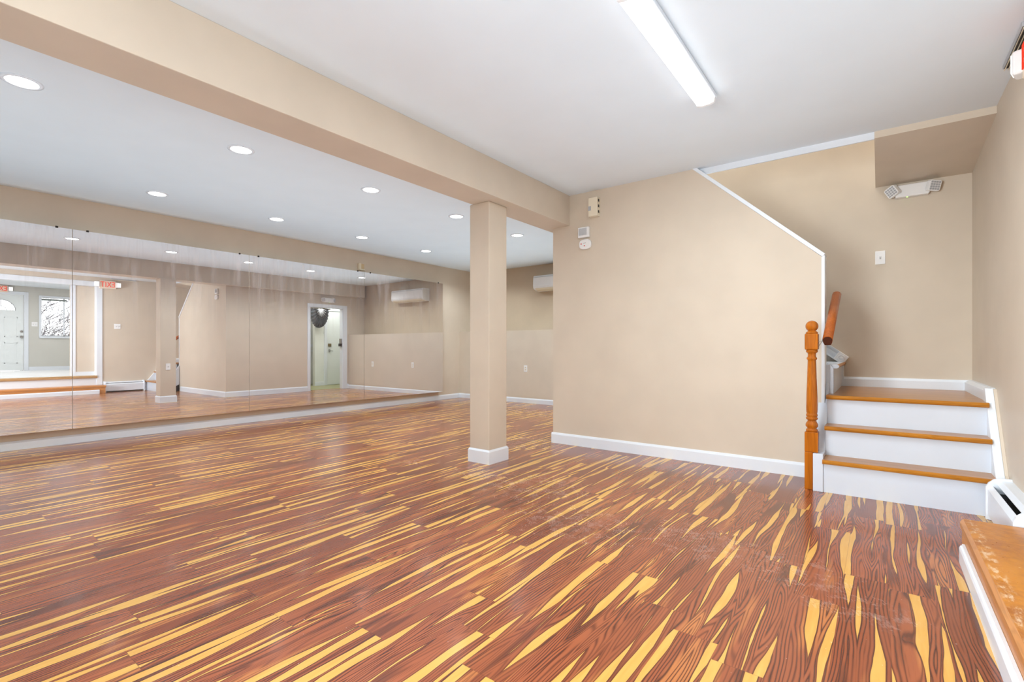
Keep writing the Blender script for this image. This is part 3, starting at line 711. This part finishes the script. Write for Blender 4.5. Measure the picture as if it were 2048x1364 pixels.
# exit signs
def text_mesh(txt, size):
    cu = bpy.data.curves.new('lettering', 'FONT'); cu.body = txt; cu.size = size; cu.extrude = .003; cu.align_x = 'CENTER'; cu.align_y = 'CENTER'; cu.offset = 0; cu.space_character = 1.08
    o = bpy.data.objects.new('lettering', cu); C.objects.link(o); bpy.context.view_layer.update()
    me = bpy.data.meshes.new_from_object(o.evaluated_get(bpy.context.evaluated_depsgraph_get()))
    bpy.data.objects.remove(o); bpy.data.curves.remove(cu); return me
exit_me = text_mesh('EXIT', .19); exit_me.materials.clear(); exit_me.materials.append(M_redglow)
def exit_sign(x, y, z, label):
    r = thing('exit_sign', label, 'exit sign', (x,y,z))
    B(x-.045,x,y-.145,y+.145,z-.088,z+.088).build('case', M_signface, r, .005)
    o = bpy.data.objects.new('lettering', exit_me); C.objects.link(o); o.parent = r
    o.rotation_euler = (PI/2,0,-PI/2); o.location = (-.048,0,-.0); o.scale = (.62,.92,1)
    for s_ in (-1,1):
        yy = y+s_*.19
        mb = MB(); mb.M = Matrix.Translation((x-.05,yy,z+.005)) @ Matrix.Rotation(-s_*.3,4,'Z'); mb.box(-.02,.03,-.048,.048,-.06,.06); h = mb.build('lamp_head', M_plas, r, .016, 3)
        mb = MB(); mb.M = Matrix.Translation((x-.05,yy,z+.005)) @ Matrix.Rotation(-s_*.3,4,'Z'); mb.box(-.024,-.019,-.034,.034,-.044,.044); mb.build('lamp_lens', M_head, h)
        B(x-.03,x-.01,min(y+s_*.14,y+s_*.17),max(y+s_*.14,y+s_*.17),z-.012,z+.012).build('arm', M_plas, r)
exit_sign(XR, 3.28, 2.408, 'red EXIT sign beside the hall opening, seen in the mirror')
exit_sign(XD, 2.11, 2.535, 'red EXIT sign above the front door, seen in the mirror')
# ceiling vent
t = thing('ceiling_vent', 'grey slotted ceiling vent tight against the wall above the exit sign', 'vent', (.57,3.6,H))
B(.545,.60,3.34,3.80,H-.022,H).build('frame', M_grey, t, .003)
B(.55,.595,3.35,3.79,H-.024,H-.021).build('dark_opening', M_dark, t)
for k in range(3):
    MB().prism([(.552+.015*k,H-.024),(.558+.015*k,H-.024),(.552+.015*k,H-.034),(.549+.015*k,H-.034)], 'y', 3.345, 3.795).build('louvre', M_plas2, t)

# ================================================================ LIGHT
def area(name, loc, rot, sx, sy, p, col=(1,1,1), glossy=True, spread=PI):
    l = bpy.data.lights.new(name, 'AREA'); l.shape = 'RECTANGLE'; l.size = sx; l.size_y = sy; l.spread = spread; l.energy = p; l.color = col
    o = bpy.data.objects.new(name, l); C.objects.link(o); o.location = loc; o.rotation_euler = rot; o.visible_glossy = glossy; o.visible_camera = False; return o
def spot(name, loc, p, col=(1,1,1), size=2.6, r=.07):
    l = bpy.data.lights.new(name, 'SPOT'); l.energy = p; l.color = col; l.spot_size = size; l.spot_blend = .6; l.shadow_soft_size = r
    o = bpy.data.objects.new(name, l); C.objects.link(o); o.location = loc; o.visible_glossy = False; return o
K = 1.0
W_ = (.87,.955,1)
for x in (-4.02,-5.85):
    for y in ys: spot('can_lamp', (x,y,H-.02), 50*K, W_, 2.7)
area('led_lamp', (-.865,2.56,H-.07), (0,0,0), .11, 1.14, 28*K, (.87,.955,1), False)
area('front_fill', (-.9,-.8,H-.05), (0,0,0), 2.2, 2.2, 30*K, (.87,.955,1), False)  # fill area under the ceiling with no fixture, for the front half
# added uplights by the floor, standing in for bounce to brighten the ceilings
area('uplight_fill_dance', (-4.8,2.6,.12), (PI,0,0), 3.6, 9.6, 60*K, (.64,.86,1), False, math.radians(75))
area('uplight_fill_front', (-.98,1.0,.12), (PI,0,0), 2.9, 6.4, 22*K, (.55,.80,1), False, math.radians(75))
def aimed(name, loc, d, sx, sy, p, col, spread):
    o = area(name, loc, (0,0,0), sx, sy, p, col, False, math.radians(spread)); o.rotation_euler = Vector(d).to_track_quat('-Z','Y').to_euler(); return o
aimed('fill_stairs', (-1.6,-1.7,1.2), (.48,.87,-.02), 1.6, 1.4, 58*K, (.90,.965,1), 85)  # unseen fill added to brighten the stair side and right wall
aimed('fill_beam', (.42,-1.4,1.2), (-.80,.6,.10), 1.5, 1.4, 36*K, (.90,.965,1), 95)  # unseen fill added to brighten the beam front and column
area('stairwell_lamp', (-1.3,4.95,4.9), (0,0,0), 2.0, .8, 62*K, (.9,.96,1), False)
area('hall_lamp', (2.8,1.8,2.6), (0,0,0), 2.4, 3.6, 62*K, (.97,.99,1), False)
area('storage_lamp', (-2.0,6.9,2.38), (0,0,0), .8, 1.8, 30*K, (.95,1,.97), False)
w = bpy.data.worlds.new('World'); bpy.context.scene.world = w; w.use_nodes = True
nt = w.node_tree; nt.nodes.clear()
bg = nt.nodes.new('ShaderNodeBackground'); bg.inputs[0].default_value = (.96,.98,1,1); bg.inputs[1].default_value = 3.2
ow = nt.nodes.new('ShaderNodeOutputWorld'); nt.links.new(bg.outputs[0], ow.inputs[0])

# ================================================================ CAMERA
cam = bpy.data.cameras.new('camera'); co = bpy.data.objects.new('camera', cam); C.objects.link(co)
cam.sensor_width = 36; cam.lens = 975.5/2048*36; cam.shift_y = (695.3-682)/2048; cam.clip_start = .02
co.location = (0,0,1); co.rotation_euler = (PI/2,0,.6458)
sc = bpy.context.scene; sc.camera = co
sc.view_settings.view_transform = 'Standard'; sc.view_settings.look = 'None'; sc.view_settings.exposure = .19
sc.cycles.max_bounces = 8; sc.cycles.diffuse_bounces = 4; sc.cycles.glossy_bounces = 4; sc.cycles.use_adaptive_sampling = True; sc.cycles.adaptive_threshold = .08; sc.cycles.adaptive_min_samples = 24
sc.cycles.sample_clamp_indirect = 6; sc.cycles.caustics_reflective = False
sc.cycles.use_denoising = True
